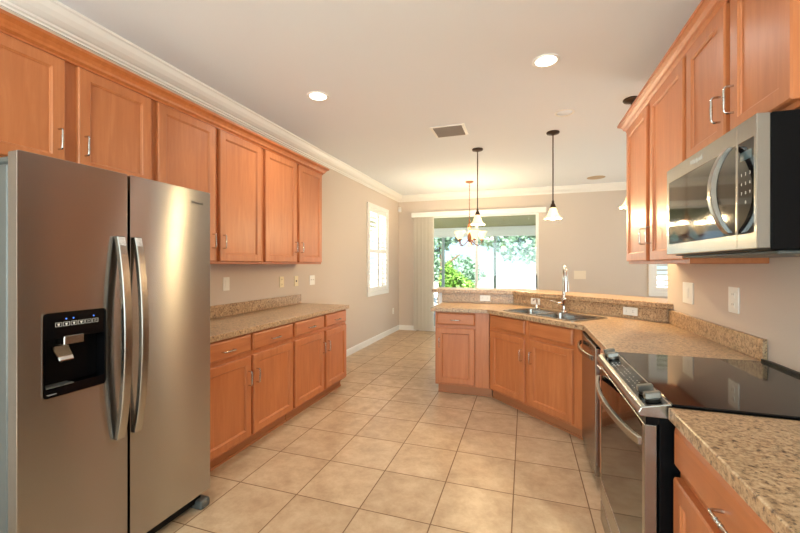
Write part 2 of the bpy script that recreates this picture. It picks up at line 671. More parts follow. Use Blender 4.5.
# ------------------------------------------------------------------ cabinets
HP = [(0, 0), (0, .026), (.005, .032), (.014, .034)]


def handle_mesh(L=.10, vertical=True, x=0, z=0, y=-.025):
    """bar pull with a ringed middle, centred at x, z on the front plane y"""
    h = L / 2
    st = .030
    pts = [(-h, 0), (-h, st * .7), (-h + .004, st * .93), (-h + .011, st), (0, st), (h - .011, st), (h - .004, st * .93), (h, st * .7), (h, 0)]
    mk = (lambda a, o: (x, y - o, z + a)) if vertical else (lambda a, o: (x + a, y - o, z))
    m = M().tube([mk(a, o) for a, o in pts], .0045, 8)
    for a in (-.012, 0, .012):
        m.tube([mk(a - .002, st), mk(a + .002, st)], .0062, 8)
    return m


def door_mesh(x0, x1, z0, z1, y0=-.025, fr=.057):
    """five piece door: frame with an eased edge, sloping inner lip, flat centre panel"""
    m = M()
    e = .005
    rings = [(0, 0.0), (0, y0 + e), (e, y0), (fr - .002, y0), (fr + .001, y0 + .004), (fr + .005, y0 + .006), (fr + .007, y0 + .0115)]
    vs = []
    for i, y in rings:
        vs += [(x0 + i, y, z0 + i), (x1 - i, y, z0 + i), (x1 - i, y, z1 - i), (x0 + i, y, z1 - i)]
    fs = []
    for k in range(len(rings) - 1):
        for j in range(4):
            j2 = (j + 1) % 4
            fs.append((k * 4 + j, k * 4 + j2, (k + 1) * 4 + j2, (k + 1) * 4 + j))
    n = (len(rings) - 1) * 4
    fs += [(n, n + 1, n + 2, n + 3), (3, 2, 1, 0)]
    return m.add(vs, fs)


def drawer_mesh(x0, x1, z0, z1, y0=-.025):
    m = M()
    rings = [(0, 0.0), (0, y0 + .009), (.004, y0 + .005), (.013, y0), ]
    vs = []
    for i, y in rings:
        vs += [(x0 + i, y, z0 + i), (x1 - i, y, z0 + i), (x1 - i, y, z1 - i), (x0 + i, y, z1 - i)]
    fs = []
    for k in range(len(rings) - 1):
        for j in range(4):
            j2 = (j + 1) % 4
            fs.append((k * 4 + j, k * 4 + j2, (k + 1) * 4 + j2, (k + 1) * 4 + j))
    n = (len(rings) - 1) * 4
    fs += [(n, n + 1, n + 2, n + 3), (3, 2, 1, 0)]
    return m.add(vs, fs)


def shell(w, d, z0, z1, top=True, back=True, xin=0):
    m = M().box(0, w, 0, .019, z0, z1)
    m.box(xin, xin + .016, .019, d, z0, z1).box(w - xin - .016, w - xin, .019, d, z0, z1)
    m.box(xin + .016, w - xin - .016, .019, d, z0 + .0, z0 + .016)
    if top:
        m.box(xin + .016, w - xin - .016, .019, d, z1 - .016, z1)
    if back:
        m.box(xin + .016, w - xin - .016, d - .01, d, z0 + .016, z1 - (.016 if top else 0))
    return m


def wall_cabinet(loc, rot, w, z0, z1, doors, label, group, hz=None, d=.308):
    t = thing('wall_cabinet', label, 'cabinet', loc, rot, group, world=False)
    shell(w, d, z0, z1).build('carcass', WOOD, t, bevel=.0015)
    for x0, x1, side in doors:
        o = door_mesh(x0, x1, z0 + .020, 2.388).build('door', WOOD, t)
        hx = x1 - .030 if side > 0 else x0 + .030
        handle_mesh(.10, True, hx, (z0 + .165) if hz is None else hz).build('handle', NICKEL, o)
    return t


def base_cabinet(loc, rot, w, doors, drawers, label, group, d=.59, kick=True, xin=0, drawer_handles=True, kx=(0, 0)):
    t = thing('base_cabinet', label, 'cabinet', loc, rot, group, world=False)
    shell(w, d, .10, .872, top=False, back=True, xin=xin).build('carcass', WOOD, t, bevel=.0015)
    if kick:
        k = M().box(kx[0], w - kx[1], .065, .085, 0, .10)
        k.box(kx[0], w - kx[1], .057, .065, 0, .016)
        k.build('toe_kick', WOODT, t)
    for x0, x1, side in doors:
        o = door_mesh(x0, x1, .122, .703).build('door', WOOD, t)
        hx = x1 - .030 if side > 0 else x0 + .030
        handle_mesh(.10, True, hx, .548).build('handle', NICKEL, o)
    for x0, x1 in drawers:
        o = drawer_mesh(x0, x1, .738, .862).build('drawer', WOODH, t)
        if drawer_handles:
            handle_mesh(.10, False, (x0 + x1) / 2, .79).build('handle', NICKEL, o)
    return t


R90 = PI / 2
# left wall cabinets; face plane X = -2.20, doors proud by 2 cm
FX = -2.205
gU = 'maple wall cabinets along the left wall'
Y0 = .80
wall_cabinet((FX, .80, 0), R90, .942, 1.83, 2.439, [(.05, .46, 1), (.518, .917, -1)],
             'short two-door maple wall cabinet above the steel refrigerator', gU, 1.985)
wall_cabinet((FX, 1.743, 0), R90, 1.021, 1.372, 2.439, [(.02, .482, 1), (.524, .995, -1)],
             'tall maple wall cabinet beside the refrigerator, over the left counter', gU, 1.541)
wall_cabinet((FX, 2.765, 0), R90, 1.025, 1.372, 2.439, [(.027, .507, 1), (.553, 1.003, -1)],
             'tall maple wall cabinet at the far end of the left wall run', gU, 1.541)
cab_crown = [(0, 2.392), (.016, 2.392), (.016, 2.402), (.024, 2.408), (.030, 2.412), (.034, 2.424), (.046, 2.440), (.060, 2.449), (.066, 2.452), (.066, 2.468), (0, 2.468)]
o = M().sweep([(FX + .001, .80), (FX + .001, 3.7925), (XL + .002, 3.7925)], [(a + .0005, z) for a, z in cab_crown], -1).build('crown_molding', CROWNW)
tag(o, 'orange-brown wooden crown molding capping the left wall cabinets', 'molding', 'cabinet crown moldings')

# left base cabinets; face plane X = -1.905
BX = -1.913
gB = 'maple base cabinets under the left counter'
base_cabinet((BX, 1.765, 0), R90, 1.030, [(.03, .494, 1), (.520, 1.015, -1)], [(.03, .494), (.520, 1.015)],
             'maple base cabinet with two drawers and doors next to the refrigerator', gB)
base_cabinet((BX, 2.801, 0), R90, 1.021, [(.015, .510, 1), (.547, .996, -1)], [(.015, .510), (.547, .996)],
             'maple base cabinet at the far end of the left counter', gB)

ct = thing('countertop', 'long speckled tan countertop on the left wall beside the refrigerator', 'countertop', (XL, 1.76, .874))
M().box(XL + .002, -1.875, 1.735, 3.845, .874, .914).build('slab', GR, ct, bevel=.003)
M().box(XL + .002, XL + .021, 1.735, 3.845, .914, 1.018).build('backsplash', GR, ct, bevel=.002)

# right wall cabinets: face plane X = .765, doors proud to .745
FR = .765
gR = 'maple wall cabinets along the right wall'
wall_cabinet((FR, 3.320, 0), -R90, 1.134, 1.372, 2.439, [(.03, .527, 1), (.597, 1.117, -1)],
             'tall maple wall cabinet on the right wall, left of the microwave', gR, 1.55)
wall_cabinet((FR, 2.185, 0), -R90, .785, 1.832, 2.439, [(.02, .388, 1), (.429, .778, -1)],
             'short two-door maple wall cabinet above the microwave', gR, 1.985)
o = M().sweep([(XR - .002, 3.321), (FR, 3.321), (FR, 1.399), (XR - .002, 1.399)], [(a + .0005, z) for a, z in cab_crown], -1).build('crown_molding', CROWNW)
tag(o, 'wooden crown molding capping the right wall cabinets', 'molding', 'cabinet crown moldings')

# peninsula base cabinets
gP = 'maple base cabinets of the peninsula'
base_cabinet((-.905, 3.925, 0), 0, .560, [(.02, .418, -1)], [(.02, .418)],
             'narrow maple base cabinet with one door at the open end of the peninsula', gP, d=.57, kx=(.02, -.023))
base_cabinet((-.341, 3.922, 0), -PI / 4, 1.088, [(.04, .497, 1), (.553, 1.0, -1)], [(.04, .497), (.553, 1.0)],
             'diagonal maple sink base cabinet with two doors under the sink', gP, d=.50, xin=.30, drawer_handles=False, kx=(-.024, .03))
base_cabinet((.452, 2.545, 0), -R90, .37, [(.02, .35, 1)], [(.02, .35)],
             'narrow maple base cabinet between the dishwasher and the range', gP, d=.60, kick=True)
gN = 'maple base cabinets near the camera on the right'
base_cabinet((.465, 1.402, 0), -R90, .762, [(.015, .372, 1), (.390, .747, -1)], [(.015, .747)],
             'maple base cabinet with a wide drawer in the right foreground', gN, d=.60)

# peninsula countertop with sink hole
s2 = math.sqrt(2)


def dg(u, v):
    return ((u + v) / s2, (v - u) / s2)


SU0, SU1, SV0, SV1 = -2.875, -2.035, 2.555, 3.005
hole = [dg(u, v) for u, v in rrect(SU0 + .02, SU1 - .02, SV0 + .02, SV1 - .02, .05)]
pc = thing('countertop', 'angled speckled tan countertop around the sink, running back to the range', 'countertop', (.4, 3.1, .874))
poly = [(-.945, 3.88), (-.36, 3.88), (.42, 3.10), (.42, 2.178), (1.073, 2.178), (1.073, 3.412), (-.125, 4.498), (-.945, 4.498)]
M().prism(poly, .874, .914, [hole]).build('slab', GR, pc, bevel=.003)
M().box(1.054, 1.073, 2.200, 3.410, .9145, 1.018).build('backsplash', GR, pc, bevel=.002)

nc = M().box(.432, 1.073, .64, 1.402, .874, .914).build('countertop', GR, bevel=.003)
tag(nc, 'speckled tan countertop in the right foreground before the range', 'countertop')

# raised bar: knee wall, splash panels, bar top
VW = 4.432


def dline(sum_, x0):
    return (x0, sum_ - x0)


kw = [(-1.0, 4.522), (-.115, 4.522), (1.074, 3.445), (1.074, 3.61), (-.07, 4.645), (-1.0, 4.645)]
M().prism(kw, 0, 1.028).build('wall_peninsula', TRIM, kind='structure')
sp1 = M().prism([(-.955, 4.5), (-.127, 4.5), (-.118, 4.519), (-.955, 4.519)], .9145, 1.028).build('backsplash_panel', GR, bevel=.001)
tag(sp1, 'short speckled splash panel at the open end of the peninsula', 'backsplash', 'splash panels under the bar')
sp2 = M().prism([(-.125, 4.500), (1.053, 3.432), (1.073, 3.440), (-.115, 4.517)], .9145, 1.028).build('backsplash_panel', GR, bevel=.001)
tag(sp2, 'long diagonal speckled splash panel behind the sink', 'backsplash', 'splash panels under the bar')
bt = M().prism([(-1.075, 4.465), (-.135, 4.465), (1.073, 3.370), (1.073, 3.502), (1.235, 3.502), (1.235, 3.80), (.040, 4.885), (-1.075, 4.885)], 1.029, 1.070).build('bar_top', GR, bevel=.004)
tag(bt, 'raised speckled breakfast bar top above the sink counter', 'bar top')

# ------------------------------------------------------------------ sink, faucet, soap dispenser
DM = Matrix(((1 / s2, 1 / s2, 0, 0), (-1 / s2, 1 / s2, 0, 0), (0, 0, 1, 0), (0, 0, 0, 1)))
sc_ = dg(-2.455, 2.78)
sk = thing('sink', 'double bowl stainless steel sink set into the diagonal counter', 'sink', (*sc_, .914))
um = -2.50
b1 = rrect(SU0 + .035, um - .015, SV0 + .035, SV1 - .085, .05)
b2 = rrect(um + .015, SU1 - .035, SV0 + .035, SV1 - .085, .05)
M().prism(rrect(SU0, SU1, SV0, SV1, .05), .9145, .9185, [b1, b2]).tf(DM).build('rim', STEELP, sk)


def bowl(b, cu, cv, depth):
    m = M()
    n = len(b)
    lv = [(1.0, .9165), (.985, .90), (.96, .914 - depth + .03), (.90, .914 - depth + .006), (.80, .914 - depth), (.10, .914 - depth - .004)]
    vs = []
    for sc, z in lv:
        vs += [(cu + (u - cu) * sc, cv + (v_ - cv) * sc, z) for u, v_ in b]
    fs = []
    for k in range(len(lv) - 1):
        for i in range(n):
            j = (i + 1) % n
            fs.append((k * n + i, k * n + j, (k + 1) * n + j, (k + 1) * n + i))
    fs.append(tuple((len(lv) - 1) * n + i for i in range(n)))
    return m.add(vs, fs, True).tf(DM)


vm = (SV0 + .035 + SV1 - .085) / 2
c1u, c2u = (SU0 + .035 + um - .015) / 2, (um + .015 + SU1 - .035) / 2
for b, cu in ((b1, c1u), (b2, c2u)):
    o = bowl(b, cu, vm, .19).build('bowl', STEELP, sk)
    M().lathe([(.0, .004), (.036, .004), (.042, .0), (.0, 0)], (cu, vm, .7235)).tf(DM).build('drain', CHROME, o)

fu, fv = (.39 - 3.895) / s2, (.39 + 3.895) / s2 - .055
fx_, fy_ = dg(fu, fv)
fa = thing('faucet', 'tall chrome gooseneck faucet standing behind the sink', 'faucet', (fx_, fy_, .9185))
M().lathe([(0, 0), (.030, 0), (.030, .006), (.024, .012), (.020, .02), (.020, .11), (.024, .116), (.024, .126), (.017, .135), (.0, .135)], (fx_, fy_, .9185)).build('base', NICKEL, fa)
arc = [(0, .13), (0, .20), (0, .27), (0, .34)]
for i in range(1, 13):
    a = PI * i / 12
    arc.append((-.075 + .075 * math.cos(a), .34 + .085 * math.sin(a)))
arc += [(-.15, .31), (-.152, .285)]
fd = Vector((.02, -1.0))      # spout leans toward the front of the sink
mk = lambda p: (fx_ - p[0] * fd.x, fy_ - p[0] * fd.y, .9185 + p[1])
M().tube([mk(p) for p in arc], .015, 12).build('spout', NICKEL, fa)
M().tube([mk((-.152, .30)), mk((-.153, .26)), mk((-.154, .205))], .020, 12, .025).build('spray_head', NICKEL, fa)
hm = M().tube([(fx_ - .02, fy_, 1.0), (fx_ - .05, fy_ - .012, 1.0)], .015, 12)
hm.tube([(fx_ - .048, fy_ - .012, 1.0), (fx_ - .085, fy_ - .03, 1.018), (fx_ - .125, fy_ - .05, 1.03)], .008, 8, .005)
hm.build('lever', CHROME, fa)

sx_, sy_ = dg((.159 - 4.126) / s2, (.159 + 4.126) / s2 - .06)
so = thing('soap_dispenser', 'small chrome soap pump left of the faucet', 'soap dispenser', (sx_, sy_, .9185))
M().lathe([(0, 0), (.021, 0), (.021, .008), (.014, .014), (.012, .06), (0, .06)], (sx_, sy_, .9185), 16).build('base', CHROME, so)
M().tube([(sx_, sy_, .975), (sx_, sy_, 1.012), (sx_ - .012, sy_ - .02, 1.02), (sx_ - .035, sy_ - .06, 1.012)], .0075, 8).build('nozzle', CHROME, so)


# ------------------------------------------------------------------ refrigerator
fr = thing('refrigerator', 'stainless steel side-by-side refrigerator with ice and water dispenser', 'refrigerator', (-2.1, 1.27, 0))
M().box(-2.50, -1.782, .846, 1.682, .03, 1.735).build('body', GREYM, fr, bevel=.006)
M().box(-1.782, -1.760, .868, 1.674, .10, 1.73).build('gasket', BLACK, fr)
M().box(-1.795, -1.745, .862, 1.672, .028, .085).build('base_grille', BLACK, fr, bevel=.004)
for y0, y1 in ((.855, .92), (1.63, 1.695)):
    f = M().box(-1.86, -1.70, y0, y1, 0, .05).build('foot_cover', GREYM, fr, bevel=.012, seg=2)
for y0, y1 in ((.850, .905), (1.635, 1.690)):
    M().box(-1.90, -1.73, y0, y1, 1.737, 1.765).build('hinge_cover', GREYM, fr, bevel=.008)
DY0, DY1, DZ0, DZ1 = .912, 1.137, .860, 1.182
XF = -1.709


def fridge_door(y0, y1, holes):
    m = M()
    m.plate(rrect(y0, y1, .09, 1.776, .006, 2), holes, YZ, XF, XF - .052)
    return m


ld = fridge_door(.838, 1.2295, [rrect(DY0 + .001, DY1 - .001, DZ0 + .001, DZ1 - .001, .014)]).build('freezer_door', STEEL, fr, bevel=.004, seg=2)
rd = fridge_door(1.2415, 1.702, []).build('fridge_door', STEEL, fr, bevel=.004, seg=2)


def bow_handle(y0, y1, z0, z1, x, bow, thick, inner=.010):
    n = 22
    out, inn = [], []
    for i in range(n + 1):
        s = i / n
        z = z0 + (z1 - z0) * s
        b = bow * (1 - (2 * s - 1) ** 2) ** .85
        out.append((x + .024 + b, z))
        inn.append((x + max(0, b + .024 - thick), z))
    poly = out + inn[::-1]
    return M().plate(poly, [], lambda u, v, t: (u, t, v), y0, y1)


bow_handle(1.168, 1.204, .598, 1.492, XF, .046, .024).build('handle', STEELP, ld, bevel=.003)
bow_handle(1.246, 1.280, .598, 1.492, XF, .046, .024).build('handle', STEELP, rd, bevel=.003)
# dispenser
dp = M()
dp.plate(rrect(DY0, DY1, DZ0, DZ1, .014), [rrect(DY0 + .008, DY1 - .008, DZ0 + .038, 1.080, .008)], YZ, XF + .002, XF - .012)
dp.plate(rrect(DY0 + .006, DY1 - .006, DZ0 + .036, 1.082, .008), [rrect(DY0 + .008, DY1 - .008, DZ0 + .038, 1.080, .008)], YZ, XF - .012, XF - .060)
dp.box(XF - .0615, XF - .056, DY0 + .006, DY1 - .006, DZ0 + .034, 1.082)
dpo = dp.build('dispenser', FRIDGE_PANEL, ld, smooth=False)
M().plate(rrect(DY0 - .002, DY1 + .002, DZ0 - .002, DZ1 + .002, .016), [rrect(DY0, DY1, DZ0, DZ1, .014)], YZ, XF + .003, XF - .006).build('bezel', STEELP, dpo)
yc = (DY0 + DY1) / 2
M().box(XF - .050, XF + .004, .980, 1.052, 1.052, 1.088).build('spout_housing', STEELP, dpo, bevel=.003)
pd = M()
pd.add([(XF - .05, .965, 1.045), (XF - .05, 1.027, 1.045), (XF - .006, 1.022, .992), (XF - .006, .972, .992),
        (XF - .056, .965, 1.035), (XF - .056, 1.027, 1.035), (XF - .012, 1.022, .984), (XF - .012, .972, .984)],
       [(0, 1, 2, 3), (7, 6, 5, 4), (0, 4, 5, 1), (1, 5, 6, 2), (2, 6, 7, 3), (3, 7, 4, 0)])
pd.build('paddle', CHROME, dpo, bevel=.002)
bm_ = M()
for i in range(6):
    y = .952 + i * .026
    bm_.plate(rect(y, y + .022, 1.127, 1.143), [rect(y + .0012, y + .0208, 1.1282, 1.1418)], YZ, XF + .0022, XF + .0028)
    if i < 4:
        bm_.add([(XF + .0026, y + .006, 1.139), (XF + .0026, y + .016, 1.139), (XF + .0026, y + .013, 1.130), (XF + .0026, y + .009, 1.130)], [(0, 1, 2, 3)])
    else:
        bm_.box(XF + .0022, XF + .0028, y + .006, y + .016, 1.134, 1.136)
bm_.build('button_print', MARK, dpo)
for y in (.988, 1.013, 1.087):
    M().cyl((XF + .0022, y, 1.155), (XF + .0034, y, 1.155), .0026, seg=10).build('indicator_light', BLUELED, dpo)
M().box(XF - .045, XF + .0022, DY0 + .01, 1.015, DZ0 + .036, DZ0 + .0395).build('drip_tray', GREYM, dpo)
sq = [(XF + .003, .925 + i * .0016, .872 + .0035 * math.sin(i * 1.3) * (1 - i / 26)) for i in range(20)]
M().tube(sq, .0006, 4).build('badge_script', MARK, dpo)
# small oval badge on the fridge door
bz, by = 1.705, 1.607
M().plate([(by + .034 * math.cos(a * PI / 20), bz + .014 * math.sin(a * PI / 20)) for a in range(6, 38)] +
          [(by + .031 * math.cos(a * PI / 20), bz + .012 * math.sin(a * PI / 20)) for a in range(37, 5, -1)], [], YZ, XF, XF + .001).build('badge_ring', STEELP, rd)
text_mesh('Whirlpool', .018, lambda x, y, z: (XF + .0007 + z, by + .004 + x, bz + y)).build('badge_lettering', SLOT, rd)

# ------------------------------------------------------------------ microwave
mw = thing('microwave', 'stainless over-the-range microwave with curved handle under the right cabinets', 'microwave', (.87, 1.8, 1.41))
XM = .666
MY0, MY1, MZ0, MZ1 = 1.420, 2.180, 1.410, 1.826
M().box(XM + .036, 1.072, MY0 + .002, MY1 - .002, MZ0, MZ1).build('body', BLACK, mw, bevel=.003)
M().box(XM + .06, 1.06, MY0 + .02, MY1 - .02, MZ0 - .012, MZ0 + .001).build('bottom_panel', GREYM, mw, bevel=.004)
ys = 1.532
dh = rrect(ys + .0012, 2.148, 1.466, 1.760, .004)
dr = M().plate([(ys + .001, MZ0 + .006), (MY1, MZ0 + .006), (MY1, MZ1), (ys + .001, MZ1)], [rect(ys + .010, 2.148, 1.466, 1.760)], YZ, XM, XM + .034).build('door', STEELP, mw, bevel=.002)
M().box(XM + .001, XM + .02, ys + .010, 2.148, 1.466, 1.760).build('door_window', BGLASS, dr)
bow_handle(1.536, 1.562, 1.470, 1.758, 0, .048, .020).tf(Matrix(((-1, 0, 0, XM), (0, 1, 0, 0), (0, 0, 1, 0), (0, 0, 0, 1)))).build('handle', STEELP, dr, bevel=.003)
cp = M().plate([(MY0, MZ0 + .006), (ys - .001, MZ0 + .006), (ys - .001, MZ1), (MY0, MZ1)], [rect(1.437, ys - .001 - .004, 1.466, 1.760)], YZ, XM, XM + .034).build('control_panel', STEELP, mw, bevel=.002)
kp = M().box(XM + .001, XM + .02, 1.437, ys - .005, 1.466, 1.760).build('keypad', BGLASS, cp)
for r, row in enumerate(('123', '456', '789', ' 0 ')):
    for c_, ch in enumerate(row):
        if ch != ' ':
            cy, cz = 1.506 - c_ * .024, 1.655 - r * .030
            text_mesh(ch, .014, lambda x, y, z, cy=cy, cz=cz: (XM + .0006 - z, cy - x, cz + y), .0003).build('key_number', MARK, kp)
M().box(XM + .0003, XM + .001, 1.448, 1.515, 1.700, 1.728).build('display', Mat('display_grey', lin(70, 92, 98), .2), kp)
text_mesh('Whirlpool', .026, lambda x, y, z: (XM - .0006 - z, 1.845 - x, 1.794 + y)).build('badge_lettering', MARK, dr)

# ------------------------------------------------------------------ range
rg = thing('range', 'slide-in range with black glass cooktop and stainless front on the right', 'range', (.74, 1.79, 0))
RY0, RY1 = 1.412, 2.168
M().box(.412, 1.06, RY0 + .004, RY1 - .004, .05, .905).build('body', BLACK, rg, bevel=.003)
M().box(.46, 1.02, RY0 + .03, RY1 - .03, 0, .05).build('base', BLACK, rg)
M().box(.446, 1.030, RY0 - .003, RY1 + .003, .9145, .922).build('cooktop', BGLASS, rg, bevel=.002)
vt = M()
for i in range(3):
    vt.box(1.031 + i * .014, 1.041 + i * .014, RY0, RY1, .905, .934 - i * .004)
vt.box(1.030, 1.073, RY0, RY1, .900, .920)
vt.build('rear_vent', BLACK, rg, bevel=.002)
# sloped control panel
prof = [(.356, .872), (.352, .885), (.360, .902), (.446, .921), (.446, .872)]
pn = M().plate(prof, [], lambda u, v, t: (u, t, v), RY0, RY1).build('control_panel', STEELP, rg, bevel=.003, seg=2)


def on_panel(x, y, h=0):
    sl = (.921 - .902) / (.446 - .360)
    nx, nz = -sl, 1
    L = math.hypot(nx, nz)
    return Vector((x + nx / L * h, y, .902 + (x - .360) * sl + nz / L * h))


def panel_quad(m, x0, x1, y0, y1, h0, h1):
    q = [on_panel(x, y, h) for h in (h0, h1) for y in (y0, y1) for x in (x0, x1)]
    return m.add(q, [(0, 2, 3, 1), (4, 5, 7, 6), (0, 1, 5, 4), (2, 6, 7, 3), (0, 4, 6, 2), (1, 3, 7, 5)])


tp = panel_quad(M(), .374, .438, RY0 + .012, RY1 - .012, -.001, .0012).build('touch_panel', BGLASS, pn)
dm = M()
for i in range(15):
    for j in range(3):
        if random.random() < .75:
            panel_quad(dm, .386 + j * .014, .389 + j * .014, 1.60 + i * .026, 1.606 + i * .026, .0012, .0015)
dmo = dm.build('panel_print', MARK, tp)
for y in (1.455, 1.535, 2.045, 2.125):
    b0, b1_ = on_panel(.406, y, .001), on_panel(.406, y, .012)
    kn = M().cyl(b0, b1_, .024, .022, 20)
    ax = (b1_ - b0).normalized()
    m2 = M()
    for (xa, xb) in ((-.008, .008),):
        q = []
        for h in (.010, .032):
            for yy in (-.013, .013):
                for xx in (-.024, .024):
                    q.append(on_panel(.406 + xx + (h - .01) * .1, y + yy * (1 if h < .02 else .85), h))
        kn.add(q, [(0, 2, 3, 1), (4, 5, 7, 6), (0, 1, 5, 4), (2, 6, 7, 3), (0, 4, 6, 2), (1, 3, 7, 5)])
    kn.build('knob', KNOB, pn, bevel=.003)
# oven door
XO = .370
od = M().plate(rect(RY0 + .004, RY1 - .004, .165, .845), [rect(RY0 + .030, RY1 - .030, .268, .838)], YZ, XO, XO + .036).build('oven_door', STEELP, rg, bevel=.002)
M().box(XO + .0015, XO + .03, RY0 + .030, RY1 - .030, .268, .838).build('oven_window', BGLASS, od)


def h_bow(x, y0, y1, z0, z1, bow, thick, stand=.016):
    n = 22
    out, inn = [], []
    for i in range(n + 1):
        s = i / n
        y = y0 + (y1 - y0) * s
        b = bow * (1 - (2 * s - 1) ** 2) ** .85
        out.append((x - stand - b, y))
        inn.append((x - max(0, b + stand - thick), y))
    return M().plate(out + inn[::-1], [], lambda u, v, t: (u, v, t), z0, z1)


h_bow(XO, RY0 + .012, RY1 - .012, .772, .800, .042, .016, .018).build('handle', STEELP, od, bevel=.003)
M().box(XO + .004, .412, RY0 + .004, RY1 - .004, .848, .872).build('vent_gap', BLACK, rg)
dw_ = M().box(XO, XO + .036, RY0 + .004, RY1 - .004, .055, .158).build('storage_drawer', STEELP, rg, bevel=.003)
M().box(XO + .036, .414, RY0 + .03, RY1 - .03, .06, .84).build('door_core', BLACK, rg)

# ------------------------------------------------------------------ dishwasher
dwt = thing('dishwasher', 'stainless dishwasher with curved handle beside the sink cabinet', 'dishwasher', (.74, 2.85, 0))
DWY0, DWY1 = 2.553, 3.142
M().box(.445, 1.02, DWY0 + .004, DWY1 - .20, .10, .868).build('body', BLACK, dwt)
M().box(.49, .52, DWY0 + .01, DWY1 - .01, 0, .10).build('toe_panel', BLACK, dwt)
wd = M().box(.408, .442, DWY0, DWY1 - .022, .075, .855).build('door', STEELP, dwt, bevel=.004, seg=2)
M().box(.412, .442, DWY0 + .002, DWY1 - .024, .855, .866).build('control_strip', BLACK, wd)
h_bow(.408, DWY0 + .02, DWY1 - .05, .775, .805, .040, .014, .018).build('handle', STEELP, wd, bevel=.003)


# ------------------------------------------------------------------ outlets and switches


def wall_plate(name, label, cat, group, p, face, kind, w=.075, h=.118, mat=WHITE):
    """face: local -y looks into the room after the rotation given by face (radians)"""
    t = thing(name, label, cat, p, face, group, world=False)
    M().plate(rrect(-w / 2, w / 2, -h / 2, h / 2, .004, 2), [], XZ, -.006, -.0006).build('cover_plate', mat, t, bevel=.0015)
    if kind == 'rocker':
        M().box(-.017, .017, -.009, -.006, -.034, .034).build('rocker', mat, t, bevel=.001)
    elif kind == 'toggle':
        for x in ((-.023, .023) if w > .1 else (0,)):
            M().box(x - .005, x + .005, -.016, -.006, -.004, .014).build('toggle', mat, t, bevel=.001)
    elif kind == 'jack':
        M().box(-.010, .010, -.008, -.006, -.010, .010).build('jack', SLOT, t)
    else:
        sockets = ((0, .027), (0, -.027)) if h > w else ((.027, 0), (-.027, 0))
        for x, z in sockets:
            s = M().plate(rrect(x - .016, x + .016, z - .016, z + .016, .007, 3), [], XZ, -.008, -.006).build('socket', mat, t)
            sl = M()
            if h > w:
                sl.box(x - .008, x - .006, -.0086, -.008, z - .002, z + .008).box(x + .006, x + .008, -.0086, -.008, z - .002, z + .008)
            else:
                sl.box(x - .008, x + .002, -.0086, -.008, z - .008, z - .006).box(x - .008, x + .002, -.0086, -.008, z + .006, z + .008)
            sl.build('slots', SLOT, s)
    return t


gl = 'cover plates on the left wall above the counter'
wall_plate('light_switch', 'white rocker switch plate on left wall beside the refrigerator', 'switch', gl, (XL, 2.689, 1.195), R90, 'rocker')
wall_plate('outlet', 'almond outlet plate on the left wall, second from the refrigerator', 'outlet', gl, (XL, 3.494, 1.177), R90, 'outlet', mat=ALMOND)
wall_plate('wall_jack', 'almond plate with a jack on the left wall above the splash end', 'wall plate', gl, (XL, 3.768, 1.177), R90, 'jack', mat=ALMOND)
wall_plate('light_switch', 'wide white switch plate past the end of the left wall cabinets', 'switch', gl, (XL, 4.114, 1.175), R90, 'toggle', .116)
wall_plate('outlet', 'white outlet low on the left wall near the far corner', 'outlet', None, (XL, 7.157, .433), R90, 'outlet')
wall_plate('light_switch', 'white double switch plate on right wall nearer the bar', 'switch', 'plates on the right wall over the splash', (XR, 3.10, 1.171), -R90, 'rocker', .17, .145)
wall_plate('outlet', 'white outlet plate on right wall nearer the microwave and range', 'outlet', 'plates on the right wall over the splash', (XR, 2.497, 1.176), -R90, 'outlet', .105, .14)
gs = 'outlets on the bar splash'
wall_plate('outlet', 'white sideways outlet on the splash at the open end of the peninsula', 'outlet', gs, (-.44, 4.4995, .974), 0, 'outlet', .118, .068)
for px_sum, lab in (((.110, 0), 'white sideways outlet on the diagonal splash left of the faucet'), ((.845, 0), 'white sideways outlet on the diagonal splash right of the faucet')):
    x = px_sum[0]
    wall_plate('outlet', lab, 'outlet', gs, (x, 4.5 - (x + .125) * (1.068 / 1.178) - .0007, .974), -math.atan2(1.068, 1.178), 'outlet', .118, .068)
wall_plate('light_switch', 'beige double switch plate on the far wall behind the faucet', 'switch', None, (.95, YB, 1.18), 0, 'toggle', .20, .15, Mat('beige_plastic', lin(232, 218, 196), .4))

# motion sensor in the far left corner
ms = thing('motion_sensor', 'small white motion sensor in the far left corner under the ceiling', 'sensor', (XL + .03, YB - .04, 2.5))
M().box(XL + .004, XL + .07, YB - .055, YB - .004, 2.465, 2.575).tf(Matrix.Identity(4)).build('housing', WHITE, ms, bevel=.012, seg=2)
M().box(XL + .015, XL + .06, YB - .060, YB - .054, 2.48, 2.52).build('lens', LENS, ms)

# ------------------------------------------------------------------ window treatments


